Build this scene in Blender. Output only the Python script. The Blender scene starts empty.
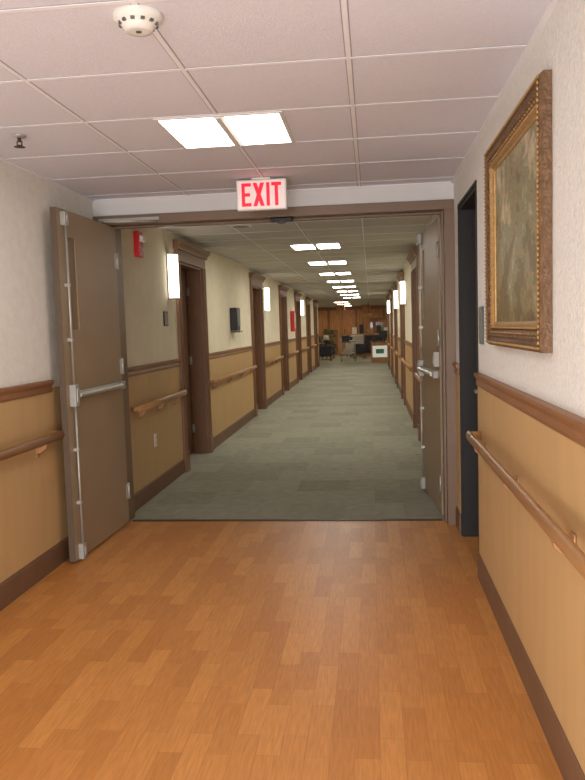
import bpy, bmesh, math, random
from mathutils import Matrix, Vector
random.seed(4)
S=bpy.context.scene
try: S.view_settings.view_transform='Standard'
except Exception: pass
# ---------------------------------------------------------------- materials
def lin(c):
    return tuple(((x/255)/12.92 if x/255<=0.04045 else ((x/255+0.055)/1.055)**2.4) for x in c)
MC={}
def pm(name,rgb,rough=.5,metal=0,var=.08,scale=6,stretch=(1,1,1),bump=0,bscale=60,emit=0,ecol=None,detail=4,spec=.5):
    if name in MC: return MC[name]
    m=bpy.data.materials.new(name); m.use_nodes=True; nt=m.node_tree; N=nt.nodes; L=nt.links
    b=N['Principled BSDF']; b.inputs['Roughness'].default_value=rough; b.inputs['Metallic'].default_value=metal
    b.inputs['Specular IOR Level'].default_value=spec
    tc=N.new('ShaderNodeTexCoord'); mp=N.new('ShaderNodeMapping'); mp.inputs['Scale'].default_value=stretch
    L.new(tc.outputs['Object'],mp.inputs['Vector'])
    no=N.new('ShaderNodeTexNoise'); no.inputs['Scale'].default_value=scale; no.inputs['Detail'].default_value=detail
    L.new(mp.outputs['Vector'],no.inputs['Vector'])
    r=N.new('ShaderNodeValToRGB'); c=lin(rgb)
    r.color_ramp.elements[0].position=.3; r.color_ramp.elements[1].position=.7
    r.color_ramp.elements[0].color=(*[x*(1-var) for x in c],1); r.color_ramp.elements[1].color=(*[min(1,x*(1+var)) for x in c],1)
    L.new(no.outputs['Fac'],r.inputs['Fac']); L.new(r.outputs['Color'],b.inputs['Base Color'])
    if bump:
        n2=N.new('ShaderNodeTexNoise'); n2.inputs['Scale'].default_value=bscale; n2.inputs['Detail'].default_value=3
        L.new(mp.outputs['Vector'],n2.inputs['Vector'])
        bp=N.new('ShaderNodeBump'); bp.inputs['Strength'].default_value=bump; bp.inputs['Distance'].default_value=.01
        L.new(n2.outputs['Fac'],bp.inputs['Height']); L.new(bp.outputs['Normal'],b.inputs['Normal'])
    if emit:
        b.inputs['Emission Color'].default_value=(*lin(ecol or rgb),1); b.inputs['Emission Strength'].default_value=emit
    MC[name]=m; return m

def brickmat(name,c1,c2,mortar,bw,bh,msize,rot,rough,grain,gstretch,gamt,bump=0,offset=.5):
    m=bpy.data.materials.new(name); m.use_nodes=True; nt=m.node_tree; N=nt.nodes; L=nt.links
    b=N['Principled BSDF']; b.inputs['Roughness'].default_value=rough
    tc=N.new('ShaderNodeTexCoord'); mp=N.new('ShaderNodeMapping'); mp.inputs['Rotation'].default_value=(0,0,rot)
    L.new(tc.outputs['Object'],mp.inputs['Vector'])
    br=N.new('ShaderNodeTexBrick'); br.inputs['Scale'].default_value=1
    br.inputs['Brick Width'].default_value=bw; br.inputs['Row Height'].default_value=bh
    br.inputs['Mortar Size'].default_value=msize; br.inputs['Mortar Smooth'].default_value=.1
    br.offset=offset; br.offset_frequency=2; br.squash=1.0
    br.inputs['Color1'].default_value=(*lin(c1),1); br.inputs['Color2'].default_value=(*lin(c2),1); br.inputs['Mortar'].default_value=(*lin(mortar),1)
    L.new(mp.outputs['Vector'],br.inputs['Vector'])
    mp2=N.new('ShaderNodeMapping'); mp2.inputs['Scale'].default_value=gstretch; L.new(mp.outputs['Vector'],mp2.inputs['Vector'])
    no=N.new('ShaderNodeTexNoise'); no.inputs['Scale'].default_value=grain; no.inputs['Detail'].default_value=5
    L.new(mp2.outputs['Vector'],no.inputs['Vector'])
    r=N.new('ShaderNodeValToRGB'); r.color_ramp.elements[0].position=.3; r.color_ramp.elements[1].position=.7
    r.color_ramp.elements[0].color=(1-gamt,)*3+(1,); r.color_ramp.elements[1].color=(1+gamt,)*3+(1,)
    L.new(no.outputs['Fac'],r.inputs['Fac'])
    mx=N.new('ShaderNodeMix'); mx.data_type='RGBA'; mx.blend_type='MULTIPLY'; mx.inputs['Factor'].default_value=1
    L.new(br.outputs['Color'],mx.inputs['A']); L.new(r.outputs['Color'],mx.inputs['B'])
    L.new(mx.outputs['Result'],b.inputs['Base Color'])
    if bump:
        bp=N.new('ShaderNodeBump'); bp.inputs['Strength'].default_value=bump; bp.inputs['Distance'].default_value=.005
        L.new(no.outputs['Fac'],bp.inputs['Height']); L.new(bp.outputs['Normal'],b.inputs['Normal'])
    return m

M_plaster=pm('white_plaster',(242,240,232),.85,var=.04,scale=14,bump=.5,bscale=55)
M_stucco=pm('rough_white_stucco',(236,237,233),.88,var=.06,scale=70,bump=.8,bscale=62)
M_cream=pm('cream_plaster',(238,230,206),.85,var=.04,scale=7,bump=.25,bscale=45)
M_bulk=pm('white_paint',(218,218,218),.8,var=.02)
M_wains=pm('maple_wainscot',(202,168,118),.5,var=.045,scale=5,stretch=(2,2,.35),detail=5)
M_wood=pm('dark_trim_wood',(146,102,68),.42,var=.12,scale=9,stretch=(3,.6,3))
M_wood2=pm('walnut_casing',(132,94,66),.45,var=.12,scale=9,stretch=(4,4,.5))
M_rail=pm('oak_handrail',(180,134,88),.38,var=.12,scale=9,stretch=(4,.5,4))
M_base=pm('brown_baseboard',(118,88,66),.5,var=.08)
M_leaf=pm('taupe_door_paint',(158,137,110),.45,var=.04,scale=3)
M_edge=pm('shaded_taupe_edge',(96,80,64),.6,var=.04,scale=3)  # shade put into the colour to tone down light on the leaf edge
M_frame=pm('bronze_frame_paint',(122,100,80),.45,var=.05)
M_dark=pm('charcoal_paint',(26,24,24),.6,var=.1)
M_slab=pm('stained_door_slab',(104,72,50),.45,var=.15,scale=6,stretch=(4,4,.5))
M_steel=pm('brushed_steel',(190,190,184),.35,metal=.45,var=.05)
M_alu=pm('satin_aluminium',(176,176,170),.45,metal=.3,var=.05)
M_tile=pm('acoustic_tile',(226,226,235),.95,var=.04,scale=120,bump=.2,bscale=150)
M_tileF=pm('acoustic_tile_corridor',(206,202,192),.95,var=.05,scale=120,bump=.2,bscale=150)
M_tee=pm('ceiling_tee_enamel',(242,242,246),.6,var=.02)
M_gap=pm('tile_edge_shadow_line',(168,166,172),.9,var=.02)
M_white=pm('white_plastic',(232,230,222),.4,var=.02)
M_troffer=pm('troffer_enamel',(225,224,220),.4,var=.02)
M_lens=pm('troffer_lens',(255,250,238),.4,emit=10,ecol=(255,251,246))
M_lensF=pm('corridor_troffer_lens',(255,250,235),.4,emit=22,ecol=(255,248,234))
M_lensL=pm('lobby_lens',(255,235,200),.4,emit=18,ecol=(255,234,204))
M_sconce=pm('sconce_acrylic',(255,250,235),.4,emit=5,ecol=(255,247,230))
M_bronze=pm('dark_bronze',(70,56,44),.4,metal=.5,var=.1)
M_pale=pm('brushed_nickel_trim',(170,160,144),.4,metal=.3,var=.1)
M_black=pm('black_plastic',(26,26,28),.4,var=.1)
M_grey=pm('grey_plastic',(90,96,100),.35,var=.1)
M_signface=pm('sign_grey_green',(128,134,122),.5,var=.2,scale=30)
M_cabglass=pm('cabinet_glass',(130,118,92),.1,var=.4,scale=8)
M_red=pm('signal_red',(215,34,40),.4,var=.05)
M_exitface=pm('exit_sign_face',(236,222,220),.5,emit=.2,ecol=(255,225,220),var=.01)
M_exitred=pm('exit_sign_letters',(225,20,45),.5,emit=.8,ecol=(255,15,50),var=.02)
M_gilt=pm('antique_gilt',(112,84,58),.45,metal=.25,var=.25,scale=30,bump=.6,bscale=70)
M_gilt2=pm('antique_gilt_bright',(176,140,88),.38,metal=.35,var=.18,scale=50,bump=.2,bscale=120)
M_glass=pm('wired_glass',(132,112,88),.2,var=.12)
M_strip=pm('transition_strip',(70,56,40),.5)
M_green=pm('green_upholstery',(62,74,60),.8,var=.15)
M_blue=pm('slate_upholstery',(60,60,70),.8,var=.15)
M_orange=pm('amber_panel_wood',(190,138,88),.5,var=.25,scale=4,stretch=(3,3,.5))
M_paper=pm('glowing_poster_paper',(240,240,232),.6,emit=.35,ecol=(240,245,235))  # slight glow added to brighten the notice, which is no lamp
M_pgreen=pm('poster_green',(110,160,118),.6)
M_linen=pm('linen_cloth',(210,205,195),.85,var=.08)
M_leafg=pm('foliage_green',(50,88,40),.6,var=.3)
M_pot=pm('terracotta',(140,84,58),.7)
M_kraft=pm('kraft_board',(170,136,96),.8,var=.1)

M_floor=brickmat('wood_strip_floor',(212,148,80),(192,127,64),(178,116,60),.34,.085,.0009,math.pi/2,.42,8,(1.2,14,1),.13,offset=.37)
M_carpet=brickmat('carpet_tile',(164,164,147),(146,147,131),(152,152,136),.46,.46,.001,0,.95,7,(1.6,1.6,1),.10,bump=.5,offset=.5)

# ---------------------------------------------------------------- mesh helpers
I4=Matrix.Identity(4)
class B:
    def __init__(s): s.bm=bmesh.new()
    def _add(s,vs,faces,mi,M=I4,smooth=False):
        v=[s.bm.verts.new(M@Vector(p)) for p in vs]
        for f in faces:
            try:
                fc=s.bm.faces.new([v[i] for i in f]); fc.material_index=mi; fc.smooth=smooth
            except ValueError: pass
        return v
    def box(s,x0,x1,y0,y1,z0,z1,mi=0,M=I4):
        x0,x1=sorted((x0,x1)); y0,y1=sorted((y0,y1)); z0,z1=sorted((z0,z1))
        vs=[(x,y,z) for x in (x0,x1) for y in (y0,y1) for z in (z0,z1)]
        s._add(vs,[(0,1,3,2),(4,6,7,5),(0,4,5,1),(2,3,7,6),(0,2,6,4),(1,5,7,3)],mi,M); return s
    def prism(s,poly,axis,a,b,mi=0,M=I4,smooth=False):
        def P(p,t):
            return {'y':(p[0],t,p[1]),'z':(p[0],p[1],t),'x':(t,p[0],p[1])}[axis]
        n=len(poly); vs=[P(p,a) for p in poly]+[P(p,b) for p in poly]
        fs=[tuple(range(n)),tuple(range(2*n-1,n-1,-1))]
        s._add(vs,fs+[(i,n+i,n+(i+1)%n,(i+1)%n) for i in range(n)],mi,M,smooth)
        return s
    def tube(s,p0,p1,r0,r1=None,n=16,mi=0,M=I4,smooth=True):
        r1=r0 if r1 is None else r1
        p0=Vector(p0);p1=Vector(p1); d=(p1-p0).normalized()
        a=d.orthogonal().normalized(); b=d.cross(a)
        vs=[]
        for p,r in ((p0,r0),(p1,r1)):
            for i in range(n):
                t=2*math.pi*i/n; vs.append(p+a*math.cos(t)*r+b*math.sin(t)*r)
        v=[s.bm.verts.new(M@q) for q in vs]
        for i in range(n):
            f=s.bm.faces.new([v[i],v[(i+1)%n],v[n+(i+1)%n],v[n+i]]); f.smooth=smooth; f.material_index=mi
        f=s.bm.faces.new(v[:n][::-1]); f.material_index=mi
        f=s.bm.faces.new(v[n:]); f.material_index=mi
        return s
    def lathe(s,prof,c,n=28,mi=0,M=I4):
        rings=[]
        for r,z in prof:
            rings.append([s.bm.verts.new(M@Vector((c[0]+r*math.cos(2*math.pi*i/n),c[1]+r*math.sin(2*math.pi*i/n),c[2]+z))) for i in range(n)])
        for k in range(len(rings)-1):
            for i in range(n):
                f=s.bm.faces.new([rings[k][i],rings[k][(i+1)%n],rings[k+1][(i+1)%n],rings[k+1][i]]); f.smooth=True; f.material_index=mi
        for rr in (rings[0],rings[-1]):
            f=s.bm.faces.new(rr); f.material_index=mi
        return s
    def sphere(s,c,r,sz=(1,1,1),n=16,mi=0):
        m=n//2; M=Matrix.Translation(c)@Matrix.Diagonal((r*sz[0],r*sz[1],r*sz[2],1))
        top=s.bm.verts.new(M@Vector((0,0,1))); bot=s.bm.verts.new(M@Vector((0,0,-1))); rings=[]
        for k in range(1,m):
            ph=math.pi*k/m
            rings.append([s.bm.verts.new(M@Vector((math.sin(ph)*math.cos(2*math.pi*i/n),math.sin(ph)*math.sin(2*math.pi*i/n),math.cos(ph)))) for i in range(n)])
        F=[]
        for i in range(n):
            j=(i+1)%n
            F.append(s.bm.faces.new((top,rings[0][i],rings[0][j]))); F.append(s.bm.faces.new((bot,rings[-1][j],rings[-1][i])))
            for k in range(len(rings)-1): F.append(s.bm.faces.new((rings[k][i],rings[k+1][i],rings[k+1][j],rings[k][j])))
        for f in F: f.smooth=True; f.material_index=mi
        return s
WL={}
def obj(name,b,mats,parent=None,label=None,cat=None,kind=None,bevel=0,group=None,seg=2):
    bm=b.bm; bmesh.ops.recalc_face_normals(bm,faces=bm.faces)
    xs=[v.co for v in bm.verts]
    mn=Vector((min(v.x for v in xs),min(v.y for v in xs),min(v.z for v in xs)))
    mx=Vector((max(v.x for v in xs),max(v.y for v in xs),max(v.z for v in xs)))
    c=(mn+mx)/2
    if parent is None: c.z=mn.z
    if kind=='structure': c=Vector((0,0,0))
    for v in bm.verts: v.co-=c
    me=bpy.data.meshes.new(name); bm.to_mesh(me); bm.free()
    if not isinstance(mats,(list,tuple)): mats=[mats]
    for m in mats: me.materials.append(m)
    o=bpy.data.objects.new(name,me); S.collection.objects.link(o)
    return reg(o,c,parent,label,cat,kind,bevel,group,seg)
def reg(o,c,parent,label,cat,kind,bevel=0,group=None,seg=2):
    WL[o.name]=Vector(c)
    if parent is not None:
        o.parent=parent; o.location=Vector(c)-WL[parent.name]
    else: o.location=c
    if label: o['label']=label
    if cat and parent is None: o['category']=cat
    if kind: o['kind']=kind
    if group: o['group']=group
    if bevel:
        md=o.modifiers.new('bevel','BEVEL'); md.width=bevel; md.segments=seg; md.limit_method='ANGLE'; md.angle_limit=math.radians(40)
        md.harden_normals=False
    return o
def empty(name,loc,label,cat,kind=None,group=None):
    o=bpy.data.objects.new(name,None); o.empty_display_size=.1; S.collection.objects.link(o)
    return reg(o,Vector(loc),None,label,cat,kind,0,group)

CZ=2.42
XLN,XLF,XRN,XRF=-2.0,-1.95,.59,.60
Y0,YB,YC,YE=-5.0,5.32,5.56,27.6
CW=.11
LD=[(7.36,8.62),(12.0,13.26),(15.8,17.06),(19.1,20.36),(22.4,23.66),(25.4,26.6)]
RD=[(9.2,10.46),(13.3,14.56),(17.0,18.26),(20.6,21.86),(24.2,25.46)]
OT=2.16
ND=(4.22,5.03); NT=2.20
def spans(y0,y1,ops):
    out=[];y=y0
    for a,b in ops: out.append((y,a)); y=b
    out.append((y,y1)); return out
# ---- walls
def wall(b,x,d,y0,y1,ops,top,mi,th=.3):
    for a,c in spans(y0,y1,ops): b.box(x,x+d*th,a,c,0,CZ,mi)
    for a,c in ops: b.box(x,x+d*th,a,c,top,CZ,mi)
Lop=[(a+CW,b-CW) for a,b in LD]; Rop=[(a+CW,b-CW) for a,b in RD]
b=B(); wall(b,XLN,-1,Y0,YB+.12,[],0,0); wall(b,XLF,-1,YB+.12,YE,Lop,OT,1)
obj('wall_left',b,[M_plaster,M_cream],label='textured plaster corridor wall, white then cream',cat='wall',kind='structure')
b=B(); wall(b,XRN,1,Y0,YB+.12,[ND],NT,0); wall(b,XRF,1,YB+.12,YE,Rop,OT,1)
obj('wall_right',b,[M_stucco,M_cream],label='rough white stucco corridor wall with doorways',cat='wall',kind='structure')
b=B(); b.box(XLN-.3,XRN+.3,Y0-.2,Y0,0,CZ)
obj('wall_back',b,M_plaster,label='white plaster end wall of the wood floored hall',cat='wall',kind='structure')
b=B(); b.box(XLN,XRN,YB,YC-.02,2.30,CZ)
obj('wall_middle',b,M_bulk,label='white painted bulkhead above the double doors',cat='wall',kind='structure')
# lobby shell
b=B(); b.box(-6.3,-6,YE,38,0,CZ); b.box(-6,XLF-.3,YE,YE+.2,0,CZ)
obj('wall_lobby_left',b,M_cream,label='cream wall of the lobby',cat='wall',kind='structure')
b=B(); b.box(4,4.3,YE,38,0,CZ); b.box(XRF+.3,4,YE,YE+.2,0,CZ)
obj('wall_lobby_right',b,M_cream,label='cream wall of the lobby',cat='wall',kind='structure')
b=B(); b.box(-6.3,4.3,38,38.2,0,CZ,0)
for x in (-5,-3.6,-2.2,-.8,.6,2.0,3.2): b.box(x,x+.12,37.94,38,0,CZ,1)
b.box(-6,4,37.95,38,2.25,CZ,1)
obj('wall_front',b,[M_orange,M_wood],label='amber wood panelled lobby wall with dark battens',cat='wall',kind='structure')
# floors
b=B(); b.box(XLN-.3,XRN+.3,Y0-.2,5.45,-.12,0)
obj('floor',b,M_floor,label='orange brown wood strip floor',cat='floor',kind='structure')
b=B(); b.box(-2.3,XRF+.35,5.45,YE,-.12,.0); b.box(-6.3,4.3,YE,38.2,-.12,0)
obj('floor_carpet',b,M_carpet,label='grey green patterned carpet tile floor',cat='floor',kind='structure')
b=B(); b.prism([(5.425,0),(5.435,.006),(5.465,.006),(5.475,0)],'x',XLF+.09,XRN-.1)
obj('trim_1',b,M_strip,label='thin dark transition strip between wood and carpet',cat='floor trim',kind='structure')
# ceiling
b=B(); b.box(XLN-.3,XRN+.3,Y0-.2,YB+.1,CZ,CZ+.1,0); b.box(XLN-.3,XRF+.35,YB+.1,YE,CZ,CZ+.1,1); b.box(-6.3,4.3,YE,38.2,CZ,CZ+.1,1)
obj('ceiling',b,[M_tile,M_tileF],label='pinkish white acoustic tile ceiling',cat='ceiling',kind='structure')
b=B(); GX=[-1.29,-.675,-.06]; GY0=2.79; GS=.588
def tee_x(gx,a,c):
    b.box(gx-.009,gx+.009,a,c,CZ-.003,CZ,0)
    for s in(-1,1): b.box(gx+s*.009,gx+s*.013,a,c,CZ-.0012,CZ,1)
def tee_y(y,a,c):
    b.box(a,c,y-.009,y+.009,CZ-.0034,CZ,0)
    for s in(-1,1): b.box(a,c,y+s*.009,y+s*.014,CZ-.0012,CZ,1)
for gx in GX:
    tee_x(gx,Y0,YB); tee_x(gx,YC,YE)
k=-13
while GY0+k*GS<YE:
    y=GY0+k*GS; k+=1
    if y<Y0 or (YB-.05<y<YC+.02): continue
    tee_y(y,XLN if y<YB else XLF,XRN)
for y0_,y1_,xl,xr in((Y0,YB,XLN,XRN),(YC,YE,XLF,XRF)):
    b.box(xl,xl+.02,y0_,y1_,CZ-.005,CZ); b.box(xr-.02,xr,y0_,y1_,CZ-.005,CZ)
b.box(XLN,XRN,YB-.02,YB,CZ-.005,CZ)
obj('trim_2',b,[M_tee,M_gap],label='painted metal grid of the tile ceiling',cat='ceiling grid',kind='structure')
# wainscot, chair rail, baseboard
Ls=[(XLN,Y0,YB+.07,-1)]+[(XLF,a,c,-1) for a,c in spans(YC,YE,LD)]
Rs=[(XRN,Y0,ND[0]-.02,1),(XRN,ND[1]+.05,YB,1)]+[(XRF,a,c,1) for a,c in spans(YC-.03,YE,RD)]
n=3
for side,SS in (('left',Ls),('right',Rs)):
    b=B()
    for x,a,c,d in SS: b.box(x,x-d*.006,a,c,.1,1.12)
    obj('trim_%d'%n,b,M_wains,label='pale maple wainscot panel on lower wall',cat='wainscot',kind='structure'); n+=1
    b=B()
    for x,a,c,d in SS:
        pf=[(x,1.095),(x-d*.012,1.095),(x-d*.016,1.108),(x-d*.012,1.13),(x-d*.02,1.143),(x-d*.027,1.152),(x-d*.027,1.167),(x,1.171)]
        if side=='left' and a<0: c=YB-.9
        b.prism(pf,'y',a,c)
    obj('trim_%d'%n,b,M_wood,label='dark stained moulded chair rail',cat='chair rail',kind='structure'); n+=1
    b=B()
    for x,a,c,d in SS:
        b.prism([(x,0),(x-d*.016,0),(x-d*.016,.125),(x-d*.010,.14),(x,.14)],'y',a,c)
    obj('baseboard_'+side,b,M_base,label='dark brown baseboard',cat='baseboard',kind='structure')
# door frame
b=B()
b.box(XLN,XRN,YB-.02,YC,2.235,2.30); b.box(XLN+.05,XRN,YB+.09,YB+.13,2.22,2.235)
b.box(XLN,XLF+.07,YB+.09,YC,0,2.235); b.box(XRN-.07,XRN,YB-.02,YC-.05,0,2.235)
b.box(XRN-.085,XRN,YB+.05,YC-.09,0,2.235)
obj('trim_7',b,M_frame,label='bronze painted steel frame of the double doors',cat='door frame',kind='structure',bevel=.003)

# ---------------------------------------------------------------- fire door leaves
def leaf(idx,hx,hy,dx,dy,W,nside,label,flip):
    d=Vector((dx,dy,0)).normalized(); nrm=Vector((nside,0,0)); nrm=(nrm-d*nrm.dot(d)).normalized()
    M=Matrix(((d.x,nrm.x,0,hx),(d.y,nrm.y,0,hy),(0,0,1,0),(0,0,0,1)))
    H0,H1=.012,2.226 if nside>0 else 2.212; T=.040
    root=empty('door_%d'%idx,(hx,hy,0),label,'door',kind='structure')
    wa0,wa1,wz0,wz1=W-.25,W-.14,1.48,2.06
    b=B()
    b.box(0,wa0,-T,0,H0,H1,0,M); b.box(wa1,W-.002,-T,0,H0,H1,0,M); b.box(wa0,wa1,-T,0,H0,wz0,0,M); b.box(wa0,wa1,-T,0,wz1,H1,0,M)
    b.box(W-.002,W,-T,0,H0,H1,1,M)
    obj('leaf',b,[M_leaf,M_edge],root)
    b=B()
    f=.010
    for q in ((wa0-f,wa0,wz0-f,wz1+f),(wa1,wa1+f,wz0-f,wz1+f),(wa0,wa1,wz0-f,wz0),(wa0,wa1,wz1,wz1+f)):
        b.box(q[0],q[1],0,.004,q[2],q[3],0,M)
    obj('window_frame',b,M_leaf,root)
    b=B(); b.box(wa0,wa1,-.026,-.005,wz0,wz1,0,M)
    obj('window_glass',b,M_glass,root,label='narrow vision glass')
    ra=W-.075; dz=.075
    for z0,z1,nm in((1.06+dz,2.13,'latch_rod'),(.10,.93+dz,'latch_rod')):
        b=B(); b.tube((ra,.022,z0),(ra,.022,z1),.0065,M=M)
        for zz in (z0+.28,z0+.62) :
            if zz<z1: b.box(ra-.012,ra+.012,0,.030,zz-.010,zz+.010,0,M)
        obj(nm,b,M_steel,root,label='vertical steel latch rod')
    for z0,z1 in((2.12,2.205),(.015,.115)):
        b=B(); b.box(ra-.026,ra+.026,0,.034,z0,z1,0,M); b.box(ra-.012,ra+.012,.034,.042,z0+.02,z1-.02,0,M)
        obj('latch',b,M_alu,root,bevel=.005)
    b=B(); b.box(ra-.026,ra+.03,0,.042,.92+dz,1.06+dz,0,M); b.box(ra-.016,ra+.018,.042,.05,.945+dz,1.035+dz,0,M)
    obj('latch_case',b,M_alu,root,bevel=.008)
    b=B()
    b.box(.06,ra-.026,0,.022,.966+dz,1.014+dz,0,M)
    b.box(.045,.12,.0,.042,.962+dz,1.018+dz,0,M)
    obj('bar_housing',b,M_alu,root,bevel=.006)
    b=B()
    b.prism([(.022,.972+dz),(.048,.974+dz),(.057,.983+dz),(.057,.997+dz),(.048,1.006+dz),(.022,1.008+dz)],'x',.12,ra-.026,0,M)
    obj('push_bar',b,M_steel,root,bevel=.003)
    if nside<0:
        b=B(); b.box(.025,.085,0,.038,1.125,1.235,0,M); b.box(.04,.07,.038,.043,1.145,1.215,0,M)
        obj('latch_box',b,M_alu,root,label='small grey latch box near the hinge edge',bevel=.006)
    for zc in (.25,1.2 if nside>0 else 1.34,1.98):
        b=B(); b.tube((-.006,.006,zc-.06),(-.006,.006,zc+.06),.009,M=M); b.box(0,.034,0,.003,zc-.055,zc+.055,0,M)
        obj('hinge',b,M_steel,root)
    return root
leaf(1,-1.868,5.385,-.022,-1,.985,1,'taupe double door leaf with panic bar, open against near wall',0)
leaf(2,.498,5.545,-.066,1,.985,-1,'taupe double door leaf with panic bar, swung into carpeted corridor',0)
b=B(); b.box(-1.95,-1.50,YB-.045,YB-.02,2.252,2.276)
r=obj('door_closer',b,M_alu,label='slim grey door closer arm on the bronze door header',cat='door closer',bevel=.004)
b=B(); b.tube((-1.52,YB-.03,2.245),(-1.86,5.14,2.232),.006); obj('arm',b,M_steel,r)
b=B(); b.box(-.70,-.54,YB,YB+.06,2.205,2.235); r=obj('motion_sensor',b,M_black,label='small dark sensor under the bronze door header',cat='sensor',bevel=.008)
b=B(); b.sphere((-.62,YB+.03,2.205),.028,(1.3,.9,.5)); obj('sensor_lens',b,M_grey,r)

# ---------------------------------------------------------------- side doors
def side_door(idx,x,d,y0,y1,top,cw,recess,mc,ms,crown=True,knob_far=True,label='',t=.032):
    root=empty('door_%d'%idx,(x,(y0+y1)/2,0),label,'door',kind='structure')
    a,c=y0+cw,y1-cw
    b=B()
    b.box(x,x-d*t,y0,a,0,top+cw,0); b.box(x,x-d*t,c,y1,0,top+cw,0); b.box(x,x-d*t,a,c,top,top+cw,0)
    if crown:
        b.box(x,x-d*.045,y0-.012,a+.008,0,.2,0); b.box(x,x-d*.045,c-.008,y1+.012,0,.2,0)
        for off in (.02,.05,.08):
            b.box(x-d*t,x-d*(t+.006),y0+off-.007,y0+off+.007,.2,top,0)
            b.box(x-d*t,x-d*(t+.006),y1-off-.007,y1-off+.007,.2,top,0)
        zt=top+cw
        b.prism([(x,zt),(x-d*.045,zt),(x-d*.055,zt+.03),(x-d*.085,zt+.06),(x-d*.095,zt+.09),(x,zt+.09)],'y',y0-.05,y1+.05,0)
    b.box(x,x+d*recess,a-.0,a+.02,0,top,0); b.box(x,x+d*recess,c-.02,c,0,top,0); b.box(x,x+d*recess,a,c,top-.02,top,0)
    obj('casing',b,mc,root,bevel=.003 if t>.01 else 0)
    b=B(); xs=x+d*recess
    b.box(xs,xs+d*.045,a,c,.01,top,0)
    for p0,p1 in((.2,.95),(1.15,2.0)):
        b.box(xs,xs-d*.008,a+.15,c-.15,p0,p1,0)
    obj('door_leaf',b,ms,root,bevel=.003)
    yk=(c-.09) if knob_far else (a+.09)
    b=B(); b.tube((xs,yk,1.0),(xs-d*.012,yk,1.0),.03); b.tube((xs-d*.012,yk,1.0),(xs-d*.05,yk,1.0),.011)
    b.box(xs-d*.042,xs-d*.058,yk-.01,yk+(-.11 if knob_far else .11),.99,1.012,0)
    obj('lever_handle',b,M_steel,root,label='steel lever handle')
    yh=(a+.024) if knob_far else (c-.024)
    for zc in (.3,1.1,1.9):
        b=B(); b.tube((xs-d*.008,yh,zc-.05),(xs-d*.008,yh,zc+.05),.009); b.box(xs-d*.03,xs,yh-.003,yh+.003,zc-.045,zc+.045)
        obj('hinge',b,M_steel if t>.01 else M_bronze,root)
i=3
for q in LD:
    side_door(i,XLF,-1,q[0],q[1],OT,CW,.17,M_wood2,M_slab,knob_far=False,label='walnut stained resident room door with fluted casing and crown'); i+=1
for q in RD:
    side_door(i,XRF,1,q[0],q[1],OT,CW,.17,M_wood2,M_slab,knob_far=False,label='walnut stained resident room door with fluted casing and crown'); i+=1
side_door(i,XRN,1,ND[0]-.02,ND[1]+.02,NT-.0,.02,.13,M_dark,M_dark,crown=False,label='charcoal recessed door in the white stucco wall',t=.007)

# ---------------------------------------------------------------- handrails
def handrail(x,d,y0,y1,label):
    z=.83; off=.052
    cx=x-d*(off+.018)
    sec=[]
    for k in range(14):
        t=2*math.pi*k/14
        sec.append((cx+.016*math.cos(t)*1.0,z+.027*math.sin(t)))
    b=B(); b.prism(sec,'y',y0,y1,smooth=True)
    for ye,sg in((y0,1),(y1,-1)):
        s2=[(ye+sg*.02+.02*math.cos(2*math.pi*k/12),z+.025*math.sin(2*math.pi*k/12)) for k in range(12)]
        b.prism(s2,'x',cx,x-d*.007,smooth=True)
    r=obj('handrail',b,M_rail,label=label,cat='handrail',group='wooden corridor handrails')
    L=y1-y0; nb=max(2,int(round(L/.95))+1)
    for k in range(nb):
        y=y0+.22+(L-.44)*k/(nb-1)
        b=B()
        P=[(x-d*.0075,z-.085),(x-d*.03,z-.08),(cx+d*.004,z-.052),(cx-d*.004,z-.025),(cx+d*.012,z-.021),(x-d*.035,z-.045),(x-d*.0075,z-.03)]
        b.prism(P,'y',y-.016,y+.016)
        b.box(x-d*.0068,x-d*.014,y-.024,y+.024,z-.105,z-.01)
        obj('bracket',b,M_rail,r,bevel=.003)
hl='rounded oak handrail on the maple wainscot'
handrail(XLN,-1,-.5,4.40,'rounded oak handrail ending behind the open door')
handrail(XRN,1,-.5,4.10,'rounded oak handrail below the framed painting')
for a,c in spans(YC+.15,YE-.1,LD):
    if c-a>.5: handrail(XLF,-1,a+.06,c-.06,hl)
for a,c in [(6.65,9.2)]+spans(10.46,YE-.1,RD[1:]):
    if c-a>.5: handrail(XRF,1,a+.06,c-.06,hl)

# ---------------------------------------------------------------- ceiling lights
def troffer(xc,yc,w,l,lens,label,grp):
    b=B(); z0=CZ-.008; f=.018
    x0,x1,y0,y1=xc-w/2,xc+w/2,yc-l/2,yc+l/2
    b.box(x0,x0+f,y0,y1,z0,CZ);b.box(x1-f,x1,y0,y1,z0,CZ);b.box(x0+f,x1-f,y0,y0+f,z0,CZ);b.box(x0+f,x1-f,y1-f,y1,z0,CZ)
    b.prism([(xc-.03,CZ),(xc-.012,CZ-.014),(xc+.012,CZ-.014),(xc+.03,CZ)],'y',y0+f,y1-f)
    r=obj('ceiling_light',b,M_troffer,label=label,cat='ceiling light',group=grp)
    for a,c in((x0+f,xc-.03),(xc+.03,x1-f)):
        b=B(); b.box(a,c,y0+f,y1-f,CZ-.005,CZ-.001)
        obj('lens',b,lens,r,label='glowing white lens')
GL='recessed square fluorescent ceiling light with two glowing lenses'
for y in (-1.6,.9,3.672): troffer(-.672,y,.595,.57,M_lens,GL,'hall ceiling lights')
for k in range(8):
    troffer(-.64,9.05+2.4*k,.595,.57,M_lensF,GL,'corridor ceiling lights')
for x in (-4,-1.2,1.6):
    for y in (30.5,33.5,36.3): troffer(x,y,.595,.57,M_lensL,'warm recessed ceiling light in the lobby','lobby ceiling lights')

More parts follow.
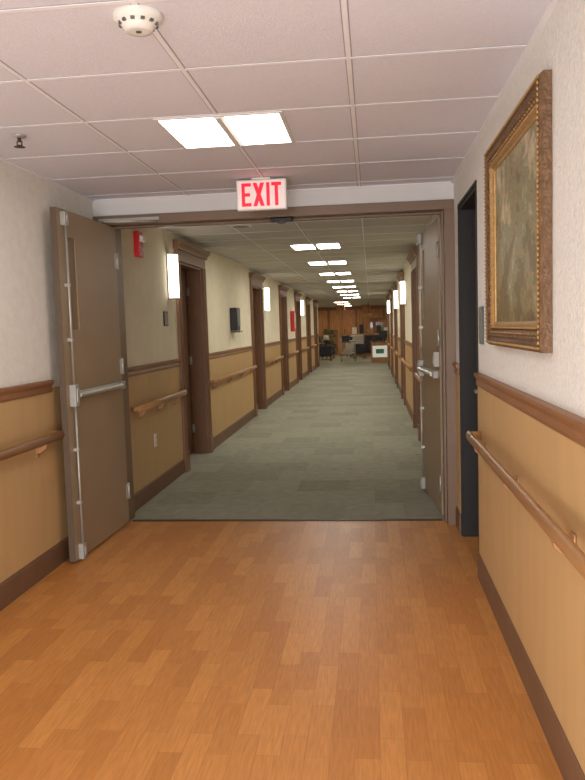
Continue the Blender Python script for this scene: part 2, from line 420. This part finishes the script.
# ---------------------------------------------------------------- sconces
def sconce(x,d,y,z=1.98,h=.44,label='lit white acrylic wall sconce with slim nickel edges'):
    b=B(); b.box(x,x-d*.015,y-.072,y+.072,z-h/2,z+h/2)
    r=obj('wall_sconce',b,M_pale,label=label,cat='wall light',group='corridor wall sconces')
    n=10; arc=[(x-d*.015,y-.07)]+[(x-d*(.03+.065*math.sin(math.pi*k/n)),y-.07*math.cos(math.pi*k/n)) for k in range(n+1)]+[(x-d*.015,y+.07)]
    b=B(); b.prism(arc,'z',z-h/2+.012,z+h/2-.012); obj('diffuser',b,M_sconce,r)
    for z0,z1 in((z-h/2,z-h/2+.012),(z+h/2-.012,z+h/2)):
        arc2=[(x-d*.015,y-.073)]+[(x-d*(.03+.067*math.sin(math.pi*k/n)),y-.073*math.cos(math.pi*k/n)) for k in range(n+1)]+[(x-d*.015,y+.073)]
        b=B(); b.prism(arc2,'z',z0,z1); obj('cap',b,M_pale,r)
for y in (7.12,13.65,20.7): sconce(XLF,-1,y)
for y in (12.8,16.2,23.0): sconce(XRF,1,y,h=.40)

# ---------------------------------------------------------------- exit sign
ex,ey,ez0,ez1=-.683,4.83,2.212,2.405
b=B(); b.box(ex-.162,ex+.162,ey-.022,ey+.022,ez0,ez1)
ES=obj('exit_sign',b,M_white,label='white illuminated sign with red EXIT letters hung from ceiling',cat='exit sign',bevel=.006)
b=B(); b.box(ex-.06,ex+.06,ey-.03,ey+.03,ez1,CZ-.0035); obj('canopy',b,M_white,ES,bevel=.003)
b=B(); b.box(ex-.152,ex+.152,ey-.0245,ey-.0225,ez0+.01,ez1-.01); obj('face',b,M_exitface,ES)
b=B(); yf0,yf1=ey-.0275,ey-.0247; H0=ez0+.024; H1=ez1-.022; sw=.021
def st(x0,x1,z0,z1): b.box(x0,x1,yf0,yf1,z0,z1)
x=ex-.128
st(x,x+sw,H0,H1); st(x+sw,x+.062,H1-sw,H1); st(x+sw,x+.062,H0,H0+sw); zm=(H0+H1)/2; st(x+sw,x+.055,zm-sw/2,zm+sw/2)
x=ex-.054; w=.074
b.prism([(x,H0),(x+sw*1.2,H0),(x+w,H1),(x+w-sw*1.2,H1)],'y',yf0,yf1)
b.prism([(x,H1),(x+sw*1.2,H1),(x+w,H0),(x+w-sw*1.2,H0)],'y',yf0-.0004,yf1)
x=ex+.033; st(x,x+sw,H0,H1)
x=ex+.066; st(x,x+.064,H1-sw,H1); st(x+.0215,x+.0425,H0,H1-sw)
obj('lettering',b,M_exitred,ES,label='red letters EXIT')

# ---------------------------------------------------------------- ceiling devices
def detector(x,y,r,h,m,lab,name='smoke_detector',vent=True):
    b=B(); b.lathe([(r*.3,-h),(r*.55,-h),(r*.62,-h*.8),(r*.75,-h*.55),(r*.98,-h*.35),(r,-.004),(r,0)],(x,y,CZ),n=32)
    o=obj(name,b,m,label=lab,cat='smoke detector')
    if vent:
        b=B()
        for k in range(12):
            t=2*math.pi*k/12
            M=Matrix.Translation((x,y,CZ))@Matrix.Rotation(t,4,'Z')
            b.box(r*.64,r*.80,-.006,.006,-h*.66,-h*.42,0,M)
        obj('vents',b,M_grey,o)
        b=B(); b.tube((x,y,CZ-h-.002),(x,y,CZ-h+.004),r*.12); obj('sensor_button',b,M_grey,o)
detector(-.69,2.30,.076,.05,M_white,'round white smoke detector with vent slots on ceiling tile')
b=B(); b.lathe([(.095,-.010),(.11,-.006),(.115,0)],(-1.2,7.0,CZ)); o=obj('ceiling_speaker',b,M_white,label='flat round white ceiling speaker grille',cat='speaker')
b=B(); b.tube((-1.2,7.0,CZ-.0115),(-1.2,7.0,CZ-.010),.08); obj('grille',b,M_grey,o)
sx,sy=-1.68,3.53
b=B(); b.lathe([(.014,-.012),(.034,-.006),(.036,0)],(sx,sy,CZ)); sp=obj('fire_sprinkler',b,M_steel,label='small pendent metal fire sprinkler',cat='sprinkler')
b=B(); b.tube((sx,sy,CZ-.03),(sx,sy,CZ-.01),.009)
b.tube((sx-.012,sy,CZ-.028),(sx-.012,sy,CZ-.05),.003); b.tube((sx+.012,sy,CZ-.028),(sx+.012,sy,CZ-.05),.003)
b.tube((sx,sy,CZ-.047),(sx,sy,CZ-.053),.014); obj('frame',b,M_bronze,sp)
b=B()
for k in range(12):
    M=Matrix.Translation((sx,sy,CZ-.055))@Matrix.Rotation(2*math.pi*k/12,4,'Z'); b.box(.006,.026,-.004,.004,-.001,.001,0,M)
b.tube((sx,sy,CZ-.057),(sx,sy,CZ-.053),.01); obj('deflector',b,M_bronze,sp)

# ---------------------------------------------------------------- wall devices
b=B(); b.box(XLF-.004,XLF+.045,6.07,6.20,2.08,2.29); fa=obj('fire_alarm',b,M_red,label='red fire alarm horn strobe on cream wall',cat='fire alarm',bevel=.006)
b=B(); b.prism([(XLF+.0452,2.20),(XLF+.075,2.21),(XLF+.075,2.25),(XLF+.0452,2.26)],'y',6.09,6.18); obj('strobe_lens',b,M_white,fa,bevel=.003)
b=B()
for k in range(4): b.box(XLF+.0452,XLF+.048,6.095,6.175,2.10+.02*k,2.108+.02*k)
obj('horn_grille',b,M_black,fa)
b=B(); b.box(XLF,XLF+.012,6.86,6.99,1.50,1.64); o=obj('room_sign',b,M_bronze,label='small brown room sign plaque beside walnut door',cat='sign',bevel=.002)
b=B(); b.box(XLF+.0122,XLF+.014,6.875,6.975,1.515,1.625); obj('sign_face',b,M_signface,o)
b=B(); b.box(XLF+.006,XLF+.012,6.365,6.435,.425,.54); o=obj('wall_outlet',b,M_white,label='white duplex electrical outlet on maple wainscot',cat='outlet',bevel=.002)
for zc in (.455,.51):
    b=B(); b.tube((XLF+.012,6.4,zc),(XLF+.014,6.4,zc),.016); obj('socket',b,M_linen,o)
b=B(); b.box(XLF,XLF+.10,10.2,10.46,1.43,1.75); o=obj('wall_terminal',b,M_black,label='black wall mounted charting terminal box on cream wall',cat='wall computer',bevel=.012)
b=B(); b.box(XLF+.1005,XLF+.104,10.225,10.435,1.50,1.72); obj('screen',b,M_grey,o)
b=B(); b.box(XLF,XLF+.13,10.22,10.44,1.405,1.428); obj('shelf',b,M_grey,o,bevel=.003)
b=B(); b.box(XLF,XLF+.1,18.0,18.28,1.35,1.85); o=obj('extinguisher_cabinet',b,M_red,label='red fire extinguisher cabinet on cream wall',cat='fire cabinet',bevel=.01)
b=B(); b.box(XLF+.1005,XLF+.105,18.03,18.25,1.42,1.80); obj('cabinet_window',b,M_linen,o)
b=B(); b.box(XRN,XRN-.010,3.98,4.10,1.33,1.53); o=obj('room_sign',b,M_grey,label='grey framed room sign beside the charcoal door',cat='sign',bevel=.002)
b=B(); b.box(XRN-.0102,XRN-.013,3.99,4.09,1.34,1.52); obj('sign_face',b,M_signface,o,label='grey green sign face')

# ---------------------------------------------------------------- painting
PY0,PY1,PZ0,PZ1=2.50,3.64,1.34,2.24; PX=XRN-.002; k_=.9
prof=[(0,0),(0,.026),(.010,.038),(.022,.042),(.028,.034),(.045,.031),(.070,.023),(.082,.019),(.086,.027),(.094,.029),(.100,.024),(.106,.016),(.118,.014),(.122,0)]
prof=[(t*k_,h) for t,h in prof]
b=B(); bm=b.bm
rings=[]
for t,hh in prof:
    rings.append([bm.verts.new((PX-hh,yy,zz)) for yy,zz in ((PY0+t,PZ0+t),(PY1-t,PZ0+t),(PY1-t,PZ1-t),(PY0+t,PZ1-t))])
for k in range(len(rings)-1):
    for j in range(4):
        f=bm.faces.new([rings[k][j],rings[k][(j+1)%4],rings[k+1][(j+1)%4],rings[k+1][j]]); f.material_index=1 if k>=8 else 0
def beads(t,hh,r,step,mi,el=1.1):
    t*=k_
    a0,a1,c0,c1=PY0+t,PY1-t,PZ0+t,PZ1-t
    k=int((a1-a0)/step)
    for j in range(k+1):
        for z in (c0,c1): b.sphere((PX-hh,a0+(a1-a0)*j/k,z),r,(.7,el,.85),8,mi)
    k=int((c1-c0)/step)
    for j in range(1,k):
        for y in (a0,a1): b.sphere((PX-hh,y,c0+(c1-c0)*j/k),r,(.7,.85,el),8,mi)
beads(.017,.042,.0065,.018,1); beads(.050,.029,.013,.038,0,1.5); beads(.066,.025,.007,.038,1); beads(.091,.029,.005,.014,1)
PF=obj('framed_painting',b,[M_gilt,M_gilt2],label='landscape painting in ornate antique gilt frame on stucco wall',cat='painting')
m=bpy.data.materials.new('oil_landscape'); m.use_nodes=True; N=m.node_tree.nodes; L=m.node_tree.links
pb=N['Principled BSDF']; pb.inputs['Roughness'].default_value=.45
tc=N.new('ShaderNodeTexCoord'); no=N.new('ShaderNodeTexNoise'); no.inputs['Scale'].default_value=6; no.inputs['Detail'].default_value=12; no.inputs['Roughness'].default_value=.74; no.inputs['Distortion'].default_value=.2
L.new(tc.outputs['Object'],no.inputs['Vector'])
sp_=N.new('ShaderNodeSeparateXYZ'); L.new(tc.outputs['Object'],sp_.inputs['Vector'])
ma=N.new('ShaderNodeMath'); ma.operation='MULTIPLY_ADD'; ma.inputs[1].default_value=.22; L.new(sp_.outputs['Z'],ma.inputs[0]); L.new(no.outputs['Fac'],ma.inputs[2])
cr=N.new('ShaderNodeValToRGB'); e=cr.color_ramp.elements
e[0].position=.32; e[0].color=(*lin((78,62,42)),1); e[1].position=.68; e[1].color=(*lin((206,198,172)),1)
for p,c in((.39,(128,102,66)),(.44,(92,98,66)),(.49,(166,140,98)),(.53,(112,124,94)),(.60,(180,164,128))):
    q=e.new(p); q.color=(*lin(c),1)
L.new(ma.outputs[0],cr.inputs['Fac']); L.new(cr.outputs['Color'],pb.inputs['Base Color'])
tt=.118*k_
b=B(); b.box(XRN-.006,XRN-.010,PY0+tt,PY1-tt,PZ0+tt,PZ1-tt); obj('canvas',b,m,PF,label='muted brown and olive landscape canvas')

# ---------------------------------------------------------------- lobby furniture
def armchair(x,y,rot,m,lab):
    M=Matrix.Translation((x,y,0))@Matrix.Rotation(rot,4,'Z')
    b=B(); b.box(-.28,.28,-.3,.28,.28,.46,0,M); r=obj('armchair',b,m,label=lab,cat='armchair',group='lobby armchairs',bevel=.03)
    b=B(); b.prism([(.2,.35),(.34,.35),(.42,1.0),(.32,1.02)],'x',-.30,.30,0,M); obj('backrest',b,m,r,bevel=.03)
    for s in(-1,1):
        b=B(); b.box(s*.285,s*.37,-.3,.3,.2,.64,0,M); obj('armrest',b,m,r,bevel=.02)
        for yy in(-.25,.25):
            b=B(); b.tube((s*.3,yy,0),(s*.3,yy,.22),.02,.03,M=M); obj('leg',b,M_wood2,r)
armchair(-1.95,33.4,math.pi/2,M_green,'dark green upholstered lobby armchair')
armchair(-1.95,31.0,math.pi/2,M_blue,'slate upholstered lobby armchair')
armchair(-.75,34.1,math.pi*1.1,M_linen,'pale linen upholstered lobby armchair')
armchair(.35,33.8,math.pi*.9,M_blue,'slate upholstered lobby armchair facing the corridor')
armchair(-.3,32.9,math.pi*1.25,M_blue,'slate upholstered armchair facing the trolley')
b=B(); b.lathe([(.25,.0),(.25,.03),(.04,.05),(.04,.55),(.34,.57),(.34,.6)],(-1.95,32.2,0)); t=obj('side_table',b,M_wood2,label='small round dark wood pedestal table',cat='table')
b=B(); b.lathe([(.05,0),(.08,.02),(.03,.08),(.07,.16),(.02,.30)],(-1.95,32.2,.601)); t=obj('table_lamp',b,M_bronze,label='bronze table lamp with cream fabric shade',cat='lamp')
b=B(); b.lathe([(.16,.0),(.10,.2)],(-1.95,32.2,.86)); obj('lamp_shade',b,M_linen,t)
b=B(); b.box(-.02,1.3,28.9,29.6,0,.78); 
for x in (.0,.66,1.27): b.box(x,x+.03,28.885,28.9,.05,.78)
D=obj('reception_desk',b,M_orange,label='amber wood reception desk with dark top',cat='desk')
b=B(); b.box(-.06,1.34,28.85,29.65,.781,.82); obj('desk_top',b,M_wood2,D,bevel=.008)
b=B(); b.box(.04,.60,28.86,28.884,.20,.64); o=obj('notice_board',b,M_paper,label='white framed notice with green emblem on reception desk',cat='sign')
b=B(); b.box(.16,.48,28.857,28.859,.34,.52); obj('emblem',b,M_pgreen,o)
b=B(); b.box(.3,.75,29.2,29.24,.93,1.22); o=obj('computer_monitor',b,M_black,label='black computer monitor on reception desk',cat='monitor',bevel=.008)
b=B(); b.box(.50,.55,29.2,29.24,.83,.93); b.box(.4,.65,29.13,29.31,.821,.832); obj('stand',b,M_black,o)
b=B(); b.box(.03,.22,29.05,29.3,.821,.90); o=obj('telephone',b,M_black,label='black desk telephone on the reception desk',cat='telephone',bevel=.01)
b=B(); b.tube((.06,29.08,.915),(.06,29.27,.915),.02); obj('handset',b,M_grey,o)
def cabinet(x0,x1,y,h,lab):
    b=B(); b.box(x0,x1,y,y+.4,0,h); b.box(x0-.03,x1+.03,y-.03,y+.43,h,h+.06); r=obj('cabinet',b,M_wood2,label=lab,cat='cabinet')
    n=3; w=(x1-x0)/n
    for k in range(n):
        b=B(); b.box(x0+w*k+.02,x0+w*(k+1)-.02,y-.02,y,.1,h-.08); d=obj('cabinet_door',b,M_wood,r,bevel=.004)
        b=B(); b.box(x0+w*k+.08,x0+w*(k+1)-.08,y-.024,y-.021,.8,h-.16); obj('door_glass',b,M_cabglass,d)
cabinet(-.4,1.3,37.4,1.75,'tall dark wood display cabinet with glazed doors')
cabinet(-2.3,-1.3,37.4,1.2,'low dark wood cabinet with glazed doors')
for cx_ in (-1.45,-.2):
    b=B(); b.box(cx_-.15,cx_+.15,35.9,36.2,0,CZ); b.box(cx_-.2,cx_+.2,35.85,36.25,0,.2); b.box(cx_-.2,cx_+.2,35.85,36.25,2.2,CZ)
    obj('lobby_column',b,M_orange,label='square amber wood column in the lobby',cat='column',group='lobby columns')
b=B(); b.box(-1.0,1.6,35.2,35.7,0,1.0)
for x in (-.98,-.35,.3,.95,1.55): b.box(x,x+.04,35.17,35.2,.1,1.0)
C=obj('station_counter',b,M_wood,label='brown wood nurse station counter with pale top',cat='counter')
b=B(); b.box(-1.05,1.65,35.12,35.75,1.001,1.05); obj('counter_top',b,M_orange,C,bevel=.006)
for x,w,h,mm,lb in((-.9,.22,.3,M_white,'white office machine on the station counter'),(-.55,.2,.42,M_black,'black office machine on the station counter'),(-.2,.3,.2,M_kraft,'kraft cardboard carton on the station counter'),(.25,.22,.36,M_blue,'dark storage bin on the station counter'),(.6,.25,.25,M_white,'white storage bin on the station counter'),(1.0,.3,.34,M_grey,'grey storage bin on the station counter')):
    b=B(); b.box(x,x+w,35.3,35.6,1.051,1.051+h); o=obj('storage_box',b,mm,label=lb,cat='box',bevel=.01)
    b=B(); b.box(x-.01,x+w+.01,35.29,35.61,1.051+h,1.066+h); obj('lid',b,mm,o,bevel=.004)
def trolley(x0,y0,m,lab):
    b=B(); 
    b.box(x0,x0+.6,y0,y0+.5,.78,.81); b.box(x0,x0+.6,y0,y0+.5,.25,.28)
    T=obj('service_trolley',b,m,label=lab,cat='trolley',bevel=.004,group='lobby trolleys')
    for x in(x0+.02,x0+.58):
        for y in(y0+.02,y0+.48):
            b=B(); b.tube((x,y,.04),(x,y,.9),.014); obj('post',b,M_steel,T)
            b=B(); b.tube((x-.012,y,.04),(x+.012,y,.04),.04); obj('caster',b,M_black,T)
trolley(-1.35,32.5,M_white,'white two tier service trolley in the lobby')
trolley(-1.25,30.2,M_grey,'grey two tier equipment trolley in the lobby')
b=B(); b.lathe([(.08,0),(.10,.12),(.05,.22),(.05,.26)],(-1.15,32.75,.811)); obj('coffee_urn',b,M_steel,label='steel coffee pot standing on the trolley',cat='pot')
b=B(); b.box(-1.0,-.82,32.6,32.85,.811,.96); obj('storage_box',b,M_blue,label='dark storage box standing on the trolley',cat='box',bevel=.005)
b=B(); b.box(-1.2,-.9,30.3,30.6,.811,1.05); obj('storage_box',b,M_black,label='black equipment case standing on the grey trolley',cat='box',bevel=.01)
b=B(); b.box(-1.15,-.8,30.28,30.6,.281,.5); obj('storage_box',b,M_linen,label='pale linen box on the lower trolley shelf',cat='box',bevel=.01)
for px,py in ((-.1,32),):
    b=B(); b.tube((px,py,CZ-.6),(px,py,CZ),.01); p=obj('pendant_lamp',b,M_bronze,label='bronze pendant lamp with bowl shade',cat='lamp')
    b=B(); b.lathe([(.05,-.16),(.14,-.1),(.17,0)],(px,py,CZ-.45)); obj('lamp_shade',b,M_kraft,p)
b=B(); b.lathe([(.13,0),(.2,.35),(.21,.36)],(-2.1,36.3,0)); p=obj('potted_plant',b,M_pot,label='leafy green plant in terracotta pot',cat='plant')
b=B()
for k in range(60):
    a=random.uniform(0,6.28); r=random.uniform(.05,.35); z=random.uniform(.45,1.3)
    b.sphere((-2.1+r*math.cos(a),36.3+r*math.sin(a),z),.09,(1,.5,.35),8)
b.tube((-2.1,36.3,.3),(-2.1,36.3,1.1),.02)
obj('foliage',b,M_leafg,p)

# ---------------------------------------------------------------- unseen fill lights added behind the camera
def area(name,loc,target,sx_,sy_,pw,col):
    l=bpy.data.lights.new(name,'AREA'); l.shape='RECTANGLE'; l.size=sx_; l.size_y=sy_; l.energy=pw; l.color=col
    o=bpy.data.objects.new(name,l); S.collection.objects.link(o); o.location=loc
    o.rotation_euler=(Vector(target)-Vector(loc)).to_track_quat('-Z','Y').to_euler(); return o
area('hall_end_fill',(-.7,-4.6,1.2),(-.7,4,1.4),2.3,2.0,165,(.95,.98,1))  # added fill in front of the closed end wall, no window there
area('low_ceiling_fill',(-.7,.4,.3),(-.7,5.4,2.4),1.8,.5,36,(.92,.96,1))  # added low fill to lift the near ceiling, no lamp body
# ---------------------------------------------------------------- world / camera
w=bpy.data.worlds.new('world'); S.world=w; w.use_nodes=True
w.node_tree.nodes['Background'].inputs[0].default_value=(.5,.5,.5,1); w.node_tree.nodes['Background'].inputs[1].default_value=.15
F=740.; vx,vy=371-292.5,325-390.; a=.031
d=Vector((vx,vy,F)).normalized()
bb=-(a*d.x+d.y)/d.z
Dn=Vector((a,1,bb)).normalized(); X=Dn.cross(d)
right=Vector((X.x,d.x,-Dn.x)); up=-Vector((X.y,d.y,-Dn.y)); fwd=Vector((X.z,d.z,-Dn.z))
cd=bpy.data.cameras.new('camera'); cam=bpy.data.objects.new('camera',cd); S.collection.objects.link(cam)
Mx=Matrix((( right.x,up.x,-fwd.x,0),(right.y,up.y,-fwd.y,0),(right.z,up.z,-fwd.z,1.45),(0,0,0,1)))
cam.matrix_world=Mx
cd.sensor_fit='VERTICAL'; cd.sensor_height=24; cd.sensor_width=24; cd.lens=F/780*24; cd.clip_start=.05; cd.clip_end=100
S.camera=cam
